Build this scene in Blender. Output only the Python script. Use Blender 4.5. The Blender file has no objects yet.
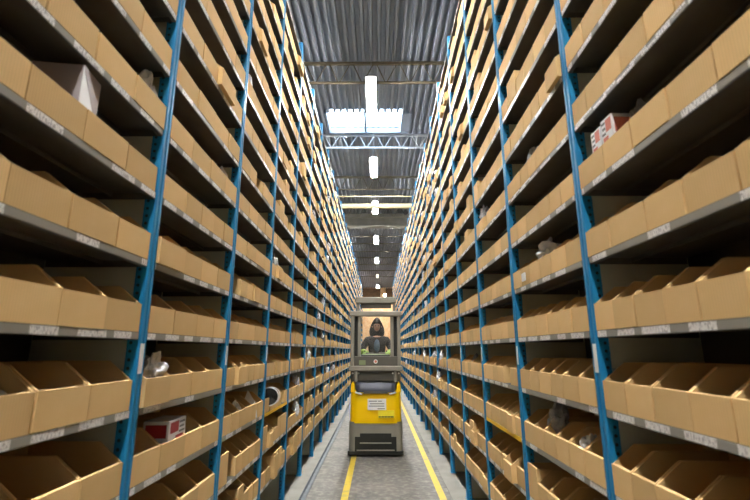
import bpy, bmesh, math, random
from mathutils import Vector, Matrix
random.seed(11)
S = bpy.context.scene
COL = S.collection
R = math.radians

# ------------------------------------------------------------------ view
S.view_settings.view_transform = 'Standard'
S.view_settings.look = 'None'
S.view_settings.gamma = 1.0
S.view_settings.use_curve_mapping = False
S.view_settings.exposure = 0.0
S.cycles.max_bounces = 7
S.cycles.diffuse_bounces = 5
S.cycles.transmission_bounces = 6
S.cycles.sample_clamp_indirect = 6
S.cycles.use_denoising = True

# ------------------------------------------------------------------ materials
def srgb(r, g, b):
    f = lambda c: (c/255/12.92) if c/255 <= .04045 else ((c/255+.055)/1.055)**2.4
    return (f(r), f(g), f(b), 1)

def newmat(name, col, rough=.6, metal=0.0, spec=.5):
    m = bpy.data.materials.new(name); m.use_nodes = True
    b = m.node_tree.nodes['Principled BSDF']
    b.inputs['Base Color'].default_value = col
    b.inputs['Roughness'].default_value = rough
    b.inputs['Metallic'].default_value = metal
    b.inputs['Specular IOR Level'].default_value = spec
    return m, m.node_tree, b

def N(t, typ, **kw):
    n = t.nodes.new(typ)
    for k, v in kw.items():
        if k.startswith('i_'):
            key = k[2:]
            key = int(key) if key.isdigit() else key.replace('_', ' ')
            n.inputs[key].default_value = v
        else: setattr(n, k, v)
    return n

def math_(t, op, a, b=None, c=None):
    n = t.nodes.new('ShaderNodeMath'); n.operation = op
    for i, v in enumerate((a, b, c)):
        if v is None: continue
        if isinstance(v, (int, float)): n.inputs[i].default_value = v
        else: t.links.new(v, n.inputs[i])
    return n.outputs[0]

def mixc(t, fac, a, b, mode='MIX'):
    n = t.nodes.new('ShaderNodeMix'); n.data_type = 'RGBA'; n.blend_type = mode
    for sock, v in ((n.inputs[0], fac), (n.inputs[6], a), (n.inputs[7], b)):
        if isinstance(v, (int, float, tuple)): sock.default_value = v
        else: t.links.new(v, sock)
    return n.outputs[2]

def noisy(name, c1, c2, scale=6, rough=.6, metal=0, detail=4, bump=0, spec=.5, stretch=(1,1,1), lo=.35, hi=.65):
    m, t, b = newmat(name, c1, rough, metal, spec)
    tc = N(t, 'ShaderNodeTexCoord')
    mp = N(t, 'ShaderNodeMapping'); mp.inputs['Scale'].default_value = stretch
    t.links.new(tc.outputs['Object'], mp.inputs[0])
    nz = N(t, 'ShaderNodeTexNoise', i_Scale=scale, i_Detail=detail)
    t.links.new(mp.outputs[0], nz.inputs['Vector'])
    mr = N(t, 'ShaderNodeMapRange'); mr.inputs[1].default_value = lo; mr.inputs[2].default_value = hi
    t.links.new(nz.outputs['Fac'], mr.inputs[0])
    t.links.new(mixc(t, mr.outputs[0], c1, c2), b.inputs['Base Color'])
    if bump:
        bp = N(t, 'ShaderNodeBump', i_Strength=bump, i_Distance=.01)
        t.links.new(nz.outputs['Fac'], bp.inputs['Height']); t.links.new(bp.outputs[0], b.inputs['Normal'])
    return m

def cardboard(name, attr):
    m, t, b = newmat(name, srgb(208,166,104), .85, 0, .15)
    tc = N(t, 'ShaderNodeTexCoord')
    nz = N(t, 'ShaderNodeTexNoise', i_Scale=7.0, i_Detail=4.0)
    t.links.new(tc.outputs['Object'], nz.inputs['Vector'])
    base = mixc(t, nz.outputs['Fac'], srgb(222,184,124), srgb(234,200,146))
    # faint vertical fluting of corrugated board
    sx = N(t, 'ShaderNodeSeparateXYZ'); t.links.new(tc.outputs['Object'], sx.inputs[0])
    fl = math_(t, 'SINE', math_(t, 'MULTIPLY', sx.outputs[1], 2*math.pi/.011))
    fl = math_(t, 'MULTIPLY_ADD', fl, .035, .985)
    if attr:
        a = N(t, 'ShaderNodeAttribute', attribute_name='shade'); r = a.outputs['Fac']
    else:
        oi = N(t, 'ShaderNodeObjectInfo'); r = oi.outputs['Random']
    k = math_(t, 'MULTIPLY', fl, math_(t, 'MULTIPLY_ADD', r, .22, .87))
    cc = N(t, 'ShaderNodeCombineColor')
    for i in range(3): t.links.new(k, cc.inputs[i])
    t.links.new(mixc(t, 1.0, base, cc.outputs[0], 'MULTIPLY'), b.inputs['Base Color'])
    return m

M = {}
M['card'] = cardboard('cardboard', False)
M['card_rows'] = cardboard('cardboard_rows', True)

def perforated():
    m, t, b = newmat('blue_perforated_steel', srgb(20,122,178), .42, 0, .5)
    tc = N(t, 'ShaderNodeTexCoord'); s = N(t, 'ShaderNodeSeparateXYZ'); t.links.new(tc.outputs['Object'], s.inputs[0])
    g = N(t, 'ShaderNodeNewGeometry'); ns = N(t, 'ShaderNodeSeparateXYZ'); t.links.new(g.outputs['Normal'], ns.inputs[0])
    side = math_(t, 'GREATER_THAN', math_(t, 'ABSOLUTE', ns.outputs[1]), .7)
    def cell(o, p, off):
        f = math_(t, 'FRACT', math_(t, 'ADD', math_(t, 'DIVIDE', o, p), off))
        return math_(t, 'MULTIPLY', math_(t, 'SUBTRACT', f, .5), p)
    dz = cell(s.outputs[2], .036, 0); dx = math_(t, 'SUBTRACT', math_(t, 'ABSOLUTE', s.outputs[0]), .038)
    d = math_(t, 'SQRT', math_(t, 'ADD', math_(t, 'MULTIPLY', dz, dz), math_(t, 'MULTIPLY', dx, dx)))
    hole = math_(t, 'MULTIPLY', math_(t, 'LESS_THAN', d, .0075), side)
    nz = N(t, 'ShaderNodeTexNoise', i_Scale=9.0); t.links.new(tc.outputs['Object'], nz.inputs['Vector'])
    base = mixc(t, nz.outputs['Fac'], srgb(14,106,160), srgb(30,138,192))
    t.links.new(mixc(t, hole, base, (.008,.02,.03,1)), b.inputs['Base Color'])
    return m
M['blue'] = perforated()

def strip_mat():
    m, t, b = newmat('shelf_edge_labels', srgb(160,160,158), .35)
    tc = N(t, 'ShaderNodeTexCoord'); s = N(t, 'ShaderNodeSeparateXYZ'); t.links.new(tc.outputs['Object'], s.inputs[0])
    g = N(t, 'ShaderNodeNewGeometry'); p = N(t, 'ShaderNodeSeparateXYZ'); t.links.new(g.outputs['Position'], p.inputs[0])
    row = math_(t, 'ROUND', math_(t, 'MULTIPLY', p.outputs[2], 3.1))
    y = math_(t, 'ADD', math_(t, 'MULTIPLY', p.outputs[1], 4.7), math_(t, 'MULTIPLY', row, .37))
    cellid = math_(t, 'FLOOR', y); fr = math_(t, 'FRACT', y)
    wn = N(t, 'ShaderNodeTexWhiteNoise', noise_dimensions='2D'); cv = N(t, 'ShaderNodeCombineXYZ')
    t.links.new(cellid, cv.inputs[0]); t.links.new(row, cv.inputs[1]); t.links.new(cv.outputs[0], wn.inputs['Vector'])
    w = math_(t, 'MULTIPLY_ADD', wn.outputs['Value'], .4, .4)
    lab = math_(t, 'MULTIPLY', math_(t, 'LESS_THAN', fr, w), math_(t, 'GREATER_THAN', wn.outputs['Value'], .16))
    # printed smudges on the labels
    mp = N(t, 'ShaderNodeMapping'); mp.inputs['Scale'].default_value = (1, 190, 60)
    t.links.new(g.outputs['Position'], mp.inputs[0])
    nz = N(t, 'ShaderNodeTexNoise', i_Scale=1.0, i_Detail=1.0); t.links.new(mp.outputs[0], nz.inputs['Vector'])
    ink = math_(t, 'GREATER_THAN', nz.outputs['Fac'], .56)
    white = mixc(t, ink, srgb(240,238,236), srgb(178,174,176))
    t.links.new(mixc(t, lab, srgb(146,144,136), white), b.inputs['Base Color'])
    return m
M['strip'] = strip_mat()
M['shelf'] = noisy('grey_shelf_steel', srgb(84,84,82), srgb(98,97,94), 5, .5, .25)
M['panel'] = noisy('pale_side_sheet', srgb(214,216,196), srgb(226,228,210), 3, .7)
M['back'] = noisy('dark_added_backing', srgb(66,64,60), srgb(80,78,72), 3, .8)
M['white'] = newmat('white_paper', srgb(236,236,234), .6)[0]
M['yellow_label'] = newmat('yellow_label', srgb(244,196,24), .5)[0]

def floor_mat():
    m, t, b = newmat('worn_concrete', srgb(150,148,140), .62, 0, .35)
    tc = N(t, 'ShaderNodeTexCoord')
    n1 = N(t, 'ShaderNodeTexNoise', i_Scale=1.6, i_Detail=8.0, i_Roughness=.7)
    n2 = N(t, 'ShaderNodeTexNoise', i_Scale=14.0, i_Detail=5.0)
    mp = N(t, 'ShaderNodeMapping'); mp.inputs['Scale'].default_value = (3.2, .22, 1)
    n3 = N(t, 'ShaderNodeTexNoise', i_Scale=2.2, i_Detail=5.0)
    t.links.new(tc.outputs['Object'], n1.inputs['Vector']); t.links.new(tc.outputs['Object'], n2.inputs['Vector'])
    t.links.new(tc.outputs['Object'], mp.inputs[0]); t.links.new(mp.outputs[0], n3.inputs['Vector'])
    def mr(o, a, b_):
        r = N(t, 'ShaderNodeMapRange'); r.inputs[1].default_value = a; r.inputs[2].default_value = b_
        t.links.new(o, r.inputs[0]); return r.outputs[0]
    c = mixc(t, mr(n1.outputs['Fac'], .38, .62), srgb(88,87,84), srgb(122,119,112))
    c = mixc(t, math_(t, 'MULTIPLY', mr(n3.outputs['Fac'], .42, .62), .55), c, srgb(104,102,102))
    c = mixc(t, math_(t, 'MULTIPLY', mr(n2.outputs['Fac'], .45, .75), .45), c, srgb(172,168,158))
    t.links.new(c, b.inputs['Base Color'])
    bp = N(t, 'ShaderNodeBump', i_Strength=.15, i_Distance=.005)
    t.links.new(n2.outputs['Fac'], bp.inputs['Height']); t.links.new(bp.outputs[0], b.inputs['Normal'])
    return m
M['floor'] = floor_mat()
M['kerb'] = noisy('smooth_concrete_edge', srgb(122,120,113), srgb(136,134,126), 4, .7)
M['yellow_paint'] = noisy('worn_yellow_paint', srgb(206,180,58), srgb(170,158,92), 9, .6, 0, 8, lo=.5, hi=.72)
M['rail'] = noisy('dark_guide_rail', srgb(84,92,100), srgb(100,106,112), 8, .5, .4)
M['roof'] = noisy('galvanised_roof_sheet', srgb(140,149,164), srgb(154,162,176), 1.2, .55, .1)
M['truss_olive'] = newmat('olive_steel', srgb(104,96,78), .6, .1)[0]
M['truss_skylit'] = newmat('skylit_steel', srgb(190,198,206), .5, .1)[0]  # rooflight brightness put into the colour of this truss
M['truss_grey'] = newmat('grey_steel', srgb(120,118,106), .6, .1)[0]
M['cream'] = newmat('cream_pipe', srgb(206,196,156), .5)[0]
M['duct'] = noisy('grey_duct', srgb(132,132,126), srgb(146,146,140), 3, .5, .3)
M['brickwall'] = noisy('warm_end_wall', srgb(240,186,132), srgb(250,216,168), 2.5, .8, 0, 6)
M['wall'] = noisy('dim_wall_sheet', srgb(150,146,136), srgb(134,130,120), 2, .8)
M['frame_grey'] = newmat('skylight_frame', srgb(140,152,170), .5)[0]
M['housing'] = newmat('lamp_housing', srgb(205,208,210), .4)[0]
M['wire'] = newmat('wire', srgb(150,150,150), .4, .8)[0]
M['black'] = newmat('black_plastic', srgb(26,27,28), .5)[0]

def emit(name, col, s):
    m = bpy.data.materials.new(name); m.use_nodes = True; t = m.node_tree; t.nodes.clear()
    e = t.nodes.new('ShaderNodeEmission'); e.inputs[0].default_value = col; e.inputs[1].default_value = s
    o = t.nodes.new('ShaderNodeOutputMaterial'); t.links.new(e.outputs[0], o.inputs[0]); return m
M['tube'] = emit('lit_tube', (1, .975, .93, 1), 400)
M['tube_dim'] = emit('dim_tube', (1, .93, .7, 1), 2.0)
def glass(name, tint=(1,1,1,1), mixv=.88):
    m = bpy.data.materials.new(name); m.use_nodes = True; t = m.node_tree; t.nodes.clear()
    a = t.nodes.new('ShaderNodeBsdfTransparent'); a.inputs[0].default_value = tint
    g = t.nodes.new('ShaderNodeBsdfGlossy'); g.inputs[0].default_value = (.8,.85,.9,1); g.inputs[1].default_value = .08
    x = t.nodes.new('ShaderNodeMixShader'); x.inputs[0].default_value = 1-mixv
    o = t.nodes.new('ShaderNodeOutputMaterial')
    t.links.new(a.outputs[0], x.inputs[1]); t.links.new(g.outputs[0], x.inputs[2]); t.links.new(x.outputs[0], o.inputs[0]); return m
M['glass'] = glass('clear_pane')
M['skyglass'] = glass('skylight_pane', (.93,.97,1,1), .93)

# ------------------------------------------------------------------ mesh builder
WLOC = {}
def link(name, me, mat, parent=None, local=False, loc=None):
    o = bpy.data.objects.new(name, me); COL.objects.link(o)
    if mat is not None and not me.materials:
        for mm in (mat if isinstance(mat, (list, tuple)) else [mat]): me.materials.append(mm)
    if parent is not None:
        o.parent = parent
    if loc is not None: o.location = loc
    return o

def wloc(o):
    v = Vector(o.location)
    while o.parent: o = o.parent; v = v + Vector(o.location)
    return v

class MB:
    def __init__(s): s.v = []; s.f = []; s.mi = []; s.m = 0
    def add(s, vs, fs):
        o = len(s.v); s.v += [tuple(v) for v in vs]
        for f in fs: s.f.append(tuple(o+i for i in f)); s.mi.append(s.m)
        return s
    def box(s, x0, x1, y0, y1, z0, z1):
        if x0 > x1: x0, x1 = x1, x0
        if y0 > y1: y0, y1 = y1, y0
        return s.add([(x0,y0,z0),(x1,y0,z0),(x1,y1,z0),(x0,y1,z0),(x0,y0,z1),(x1,y0,z1),(x1,y1,z1),(x0,y1,z1)],
              [(0,3,2,1),(4,5,6,7),(0,1,5,4),(1,2,6,5),(2,3,7,6),(3,0,4,7)])
    def bbox(s, x0, x1, y0, y1, z0, z1, b=.01, seg=2):   # bevelled box
        bm = bmesh.new(); bmesh.ops.create_cube(bm, size=1)
        for v in bm.verts:
            v.co = Vector(((x0+x1)/2+v.co.x*abs(x1-x0), (y0+y1)/2+v.co.y*abs(y1-y0), (z0+z1)/2+v.co.z*abs(z1-z0)))
        bmesh.ops.bevel(bm, geom=list(bm.edges), offset=b, segments=seg, profile=.5, affect='EDGES')
        return s.bm(bm)
    def bm(s, bm):
        bm.verts.ensure_lookup_table()
        idx = {v: i for i, v in enumerate(bm.verts)}
        s.add([v.co[:] for v in bm.verts], [tuple(idx[v] for v in f.verts) for f in bm.faces]); bm.free(); return s
    def prism(s, poly, axis, a, b):  # poly of 2-D points, extruded along axis from a to b
        n = len(poly)
        def P(p, t):
            if axis == 0: return (t, p[0], p[1])
            if axis == 1: return (p[0], t, p[1])
            return (p[0], p[1], t)
        vs = [P(p, a) for p in poly] + [P(p, b) for p in poly]
        fs = [tuple(range(n)), tuple(range(2*n-1, n-1, -1))] + [(i, i+n, (i+1) % n+n, (i+1) % n) for i in range(n)]
        return s.add(vs, fs)
    def tube(s, pts, r, n=8, closed=False):
        pts = [Vector(p) for p in pts]; rings = []
        rr = r if isinstance(r, (list, tuple)) else [r]*len(pts)
        for i, p in enumerate(pts):
            d = (pts[min(i+1, len(pts)-1)]-pts[max(i-1, 0)])
            if closed: d = pts[(i+1) % len(pts)]-pts[i-1]
            d.normalize()
            up = Vector((0,0,1)) if abs(d.z) < .9 else Vector((0,1,0))
            a = d.cross(up).normalized(); b = d.cross(a)
            rings.append([p+(a*math.cos(2*math.pi*k/n)+b*math.sin(2*math.pi*k/n))*rr[i] for k in range(n)])
        vs = [v for q in rings for v in q]; fs = []
        m = len(rings)
        for i in range(m if closed else m-1):
            for k in range(n):
                j = (i+1) % m
                fs.append((i*n+k, i*n+(k+1) % n, j*n+(k+1) % n, j*n+k))
        if not closed: fs += [tuple(range(n-1, -1, -1)), tuple((m-1)*n+k for k in range(n))]
        return s.add(vs, fs)
    def build(s, name, mat, parent=None, smooth=False, fix=True):
        me = bpy.data.meshes.new(name)
        off = wloc(parent) if parent is not None else Vector((0,0,0))
        me.from_pydata([(a-off.x, b-off.y, c-off.z) for a, b, c in s.v], [], s.f)
        for mm in (mat if isinstance(mat, (list, tuple)) else [mat]): me.materials.append(mm)
        if isinstance(mat, (list, tuple)): me.polygons.foreach_set('material_index', s.mi)
        if fix:
            bm = bmesh.new(); bm.from_mesh(me); bmesh.ops.recalc_face_normals(bm, faces=bm.faces); bm.to_mesh(me); bm.free()
        if smooth:
            me.polygons.foreach_set('use_smooth', [True]*len(me.polygons))
            try: me.set_sharp_from_angle(angle=R(35))
            except Exception: pass
        me.update()
        return link(name, me, None, parent)
    def at(s, name, mat, loc, **k):      # mesh verts given in world space, object origin moved to loc
        s.v = [(a-loc[0], b-loc[1], c-loc[2]) for a, b, c in s.v]
        o = s.build(name, mat, None, **k); o.location = loc; return o

def tag(o, label=None, cat=None, group=None, kind=None):
    if label: o['label'] = label
    if cat: o['category'] = cat
    if group: o['group'] = group
    if kind: o['kind'] = kind
    return o
def empty(name, loc, label, cat, group=None):
    o = bpy.data.objects.new(name, None); COL.objects.link(o); o.location = loc; o.empty_display_size = .2
    return tag(o, label, cat, group)
def copy_tree(o, parent=None):
    c = o.copy(); COL.objects.link(c); c.parent = parent
    for ch in list(KIDS.get(o.name, [])): copy_tree(ch, c)
    return c
KIDS = {}
def kids_index(root):
    for ch in [x for x in COL.objects if x.parent == root]:
        KIDS.setdefault(root.name, []).append(ch); kids_index(ch)

# ------------------------------------------------------------------ camera
H = 1.643; TH = R(12.95); FPX = 435.0
cam = bpy.data.cameras.new('camera'); co = bpy.data.objects.new('camera', cam); COL.objects.link(co)
cam.sensor_width = 36; cam.lens = 36*FPX/750; cam.clip_start = .05; cam.clip_end = 200
co.location = (0, 0, H); co.rotation_euler = (R(90)+TH, 0, R(.39))
S.camera = co
cam.dof.use_dof = True; cam.dof.focus_distance = 7.5; cam.dof.aperture_fstop = 2.6

def project(x, y, z):
    z -= H; d = y*math.cos(TH)+z*math.sin(TH)
    if d < .05: return None
    return (378+FPX*x/d, 250-FPX*(z*math.cos(TH)-y*math.sin(TH))/d)

# ------------------------------------------------------------------ building shell
YB, YF, XW, ZC = -9.0, 54.0, 4.2, H+7.5
tag(MB().box(-XW-.2, XW+.2, YB, YF+.2, -.2, 0).build('floor', M['floor']), kind='structure')
tag(MB().box(-XW-.2, -XW, YB, YF+.2, 0, ZC+.3).build('wall_left', M['wall']), kind='structure')
tag(MB().box(XW, XW+.2, YB, YF+.2, 0, ZC+.3).build('wall_right', M['wall']), kind='structure')
tag(MB().box(-XW, XW, YF, YF+.2, 0, ZC+.3).build('wall_far', M['brickwall']), kind='structure')
bw = MB().box(-XW, XW, YB-.2, YB, 0, ZC+.3)
tag(bw.build('wall_back', M['wall']), kind='structure')
# corrugated roof with the rooflight opening
SX0, SX1, SY0, SY1 = -1.69, .83, 12.77, 13.97
PIT = .205
M['dark_brown'] = noisy('dark_brown_band', srgb(92,66,44), srgb(112,82,56), 2, .8)
tag(MB().box(-XW, XW, YF-.06, YF, H+5.5, ZC-.01).build('trim_3', M['dark_brown']), kind='structure')  # darker brown band across the top of the end wall
tag(MB().box(.3, .95, YF-.3, YF-.06, 0, ZC-.01).build('trim_4', M['brickwall']), kind='structure')
def roof_piece(mb, xa, xb, ya, yb):
    i0 = math.floor(xa/PIT); prof = []
    x = i0*PIT
    while x < xb+PIT:
        for dx, dz in ((0, 0), (.07, 0), (.09, .13), (.185, .13)):
            prof.append((x+dx, ZC+dz))
        x += PIT
    prof = [p for p in prof if xa <= p[0] <= xb]
    if not prof: return
    n = len(prof)
    top = [(p[0], p[1]+.012) for p in prof]
    vs = [(p[0], ya, p[1]) for p in prof]+[(p[0], yb, p[1]) for p in prof]+[(p[0], ya, p[1]) for p in top]+[(p[0], yb, p[1]) for p in top]
    fs = []
    for i in range(n-1):
        fs += [(i, i+1, n+i+1, n+i), (2*n+i, 3*n+i, 3*n+i+1, 2*n+i+1), (i, 2*n+i, 2*n+i+1, i+1), (n+i, n+i+1, 3*n+i+1, 3*n+i)]
    mb.add(vs, fs)
rf = MB()
roof_piece(rf, -XW, XW, YB-.2, SY0); roof_piece(rf, -XW, XW, SY1, YF+.2)
roof_piece(rf, -XW, SX0, SY0, SY1); roof_piece(rf, SX1, XW, SY0, SY1)
# opaque deck over the ribs, leaving the opening
for a in ((-XW-.2, XW+.2, YB-.2, SY0), (-XW-.2, XW+.2, SY1, YF+.2), (-XW-.2, SX0, SY0, SY1), (SX1, XW+.2, SY0, SY1)):
    rf.box(a[0], a[1], a[2], a[3], ZC+.16, ZC+.3)
tag(rf.build('ceiling', M['roof'], fix=False), kind='structure')
sk = MB()
for x in (SX0, -.42, SX1): sk.box(x-.035, x+.035, SY0, SY1, ZC-.03, ZC+.3)
sk.box(SX0-.03, SX1+.25, SY1, SY1+.12, ZC-.05, ZC+.12); sk.box(SX1+.03, SX1+.28, SY0, SY1, ZC-.02, ZC+.1)
sf = tag(sk.build('window_1', M['frame_grey']), kind='structure')
pn = MB(); i = 0
x = SX0
prof = []
pn.box(SX0+.03, -.45, SY0, SY1, ZC+.2, ZC+.206).box(-.39, SX1-.03, SY0, SY1, ZC+.2, ZC+.206)
pn.build('pane', M['skyglass'], sf)

# strips of the floor beside the racks, the painted lines, guide rail
tag(MB().box(-1.02, -.89, -2, 31, 0, .006).box(-4.0, -1.02, -2, 31, 0, .006).build('trim_1', M['kerb']), kind='structure')
tag(MB().box(.84, 4.0, -2, 31, 0, .006).build('trim_2', M['kerb']), kind='structure')
l1 = tag(MB().box(-.424, -.344, -2, 40, 0, .002).build('floor_line', M['yellow_paint']), 'worn yellow line on the concrete running under the truck', 'floor line', 'painted floor lines')
l2 = tag(MB().box(.695, .775, -2, 40, 0, .002).build('floor_line', M['yellow_paint']), 'worn yellow line on the concrete along the right of the aisle, clear of the truck', 'floor line', 'painted floor lines')
gr = MB().box(-.885, -.875, -2, 31, 0, .035).box(-.885, -.825, -2, 31, 0, .008).box(-.835, -.825, -2, 31, 0, .014)
tag(gr.build('guide_rail', M['rail']), 'dark steel guide rail on the floor along the left rack', 'guide rail')

# ------------------------------------------------------------------ racks
SIDES = {'left': dict(s=-1, W=1.035, z0=H+.043, p=.3215, y0=.854, top=12, post=5.80),
         'right': dict(s=1, W=.998, z0=H+.054, p=.342, y0=1.016, top=12, post=6.02)}
NB0, NB1 = -2, 26
def post_y(side, i):
    return SIDES[side]['y0']+PB*i-((.12 if i <= 0 else .05 if i == 1 else 0) if side == 'right' else 0)
PB = 1.1; LIP = .034; DEP = .48
KMIN, KMAX = -4, 12
def lvl(sd, k): return sd['z0']+sd['p']*k

# bin geometry in local space: aisle face at x=0 looking +x, depth to -x, width along +y
BH, BF, BD, BS, BT = .20, .118, .40, .105, .006
def bin_mesh(w, h=BH, hf=BF, flip=False, d=BD):
    m = MB(); sl = BS*(h-hf)/(BH-BF) if h > hf else .01
    prof = [(0, 0), (0, hf), (-sl, h), (-d, h), (-d, 0)]
    if flip: prof = [(0, 0), (0, h), (-d+sl, h), (-d, hf), (-d, 0)]
    m.prism(prof, 1, 0, BT); m.prism(prof, 1, w-BT, w)
    m.box(-BT, 0, BT, w-BT, 0, h if flip else hf); m.box(-d, -d+BT, BT, w-BT, 0, hf if flip else h); m.box(-d+BT, -BT, BT, w-BT, 0, BT)
    # folded rim of the front wall
    top = h if flip else hf
    m.box(-.018 if not flip else -.012, 0, 0, w, top, top+.003)
    return m

bins = []   # dicts: side, bay, k, slot, n, y, w, kind, jitter
CONTENT_SLOTS = {}
def weights(side, bay, k):
    r = random.random()
    if side == 'left':
        if bay <= 1: return 4 if r < .85 else 5
        if bay <= 3: return random.choice((4, 5, 5, 6)) if k > -2 else random.choice((6, 7))
        return random.choice((4, 5, 5, 6, 6))
    return random.choice((5, 6, 6, 6, 7))
for side, sd in SIDES.items():
    for bay in range(NB0, NB1):
        ya = post_y(side, bay)+.033; yb = post_y(side, bay+1)-.033
        for k in range(KMIN, KMAX):
            n = weights(side, bay, k)
            ws = [1+random.uniform(-.1, .1) for _ in range(n)]
            if random.random() < .3 and n > 4: ws[random.randrange(n)] *= 1.35
            tot = sum(ws); y = ya
            shelfkind = random.random()
            for j in range(n):
                w = (yb-ya)*ws[j]/tot
                r = random.random(); kind = 'std'
                near_low = side == 'left' and 2 <= bay <= 8 and k <= -3
                if near_low:
                    if shelfkind < .55: kind = 'tall' if r < .75 else 'std'
                    elif r < .2: kind = 'tall'
                elif bay >= 3 and k > 3 and r < .07: kind = 'tall'
                elif bay >= 1 and r < .02: kind = 'tall'
                gone = random.random() < (.015 if bay < 2 else .03 if bay < 4 else .055)
                if not gone:
                    jx = random.uniform(-.003, .002)
                    if bay > 0 and random.random() < (.04 if bay < 3 else .10): jx += random.uniform(.01, .04)
                    bins.append(dict(side=side, bay=bay, k=k, slot=j, n=n, y=y+.0015, w=w-.003, kind=kind, jx=jx, tw=random.uniform(-.012, .012)))
                y += w
for b in bins:
    sd = SIDES[b['side']]; b['x'] = sd['s']*(sd['W']+.003-b['jx']); b['z'] = lvl(sd, b['k'])+LIP
    q = []
    for dy in (0, b['w']):
        for dz in (0, BF): q.append(project(b['x'], b['y']+dy, b['z']+dz))
    a = 0
    if all(q):
        cx = [max(0, min(750, p[0])) for p in q]; cy = [max(0, min(500, p[1])) for p in q]
        sx = max(cx)-min(cx); full = max(1e-3, max(p[0] for p in q)-min(p[0] for p in q))
        hgt = (abs(q[0][1]-q[1][1])+abs(q[2][1]-q[3][1]))/2
        vis = min(1, (max(cy)-min(cy))/max(1e-3, max(p[1] for p in q)-min(p[1] for p in q)))
        a = sx*hgt*vis if sx > 0 and max(cy) > min(cy) else 0
    b['a'] = a
bins.sort(key=lambda b: -b['a'])
IND = bins[:300]; REST = bins[300:]
ORD = ['lowest', 'second', 'third', 'fourth', 'fifth', 'sixth', 'seventh', 'eighth', 'ninth', 'tenth', 'eleventh', 'twelfth', 'thirteenth', 'fourteenth', 'fifteenth', 'topmost']
BAYN = {-1: 'closest', 0: 'nearest', 1: 'second', 2: 'third', 3: 'fourth', 4: 'fifth', 5: 'sixth', 6: 'seventh', 7: 'eighth', 8: 'ninth', 9: 'tenth', 10: 'eleventh'}
SL = ['first', 'second', 'third', 'fourth', 'fifth', 'sixth', 'seventh', 'eighth']
protos = {}
# the bay with the first fully visible post at its far end is the nearest bay
for b in IND:
    sd = SIDES[b['side']]; key = (round(b['w'], 2), b['kind'])
    w = key[0]-.0 if key[0] <= b['w'] else key[0]-.01
    key = (w, b['kind'])
    if key not in protos:
        o = bin_mesh(w, flip=b['kind'] == 'tall').build('cardboard_bin', M['card']); protos[key] = o
    else:
        o = protos[key].copy(); COL.objects.link(o)
    if b['side'] == 'left':
        o.location = (b['x'], b['y'], b['z']); o.rotation_euler = (0, 0, b['tw']*.5)
    else:
        o.location = (b['x'], b['y']+b['w'], b['z']); o.rotation_euler = (0, 0, math.pi+b['tw']*.5)
    pos = 'closest to its far post' if b['slot'] == b['n']-1 else (SL[b['n']-1-b['slot']]+' from its far post')
    lead = 'tall-fronted bin' if b['kind'] == 'tall' else 'cardboard bin'
    tag(o, '%s on %s rack, %s bay, %s shelf up, %s' % (lead, b['side'], BAYN[b['bay']], ORD[b['k']+4], pos), 'bin', 'cardboard bins on the %s rack' % b['side'])
    b['obj'] = o

st = MB(); shade = []
for b in REST:
    if b['bay'] < -1: 
        if b['k'] > 8: continue
    m = bin_mesh(b['w'], flip=b['kind'] == 'tall'); s = SIDES[b['side']]['s']
    if s < 0: vs = [(b['x']+x, b['y']+y, b['z']+z) for x, y, z in m.v]
    else: vs = [(b['x']-x, b['y']+b['w']-y, b['z']+z) for x, y, z in m.v]
    st.add(vs, m.f); shade += [random.random()]*len(vs)
ob = st.build('cardboard_bin', M['card_rows'], fix=False)
at = ob.data.attributes.new('shade', 'FLOAT', 'POINT'); at.data.foreach_set('value', shade)
tag(ob, 'thousands of small cardboard bins filling both racks farther down the aisle', 'bins', None, 'stuff')

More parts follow.
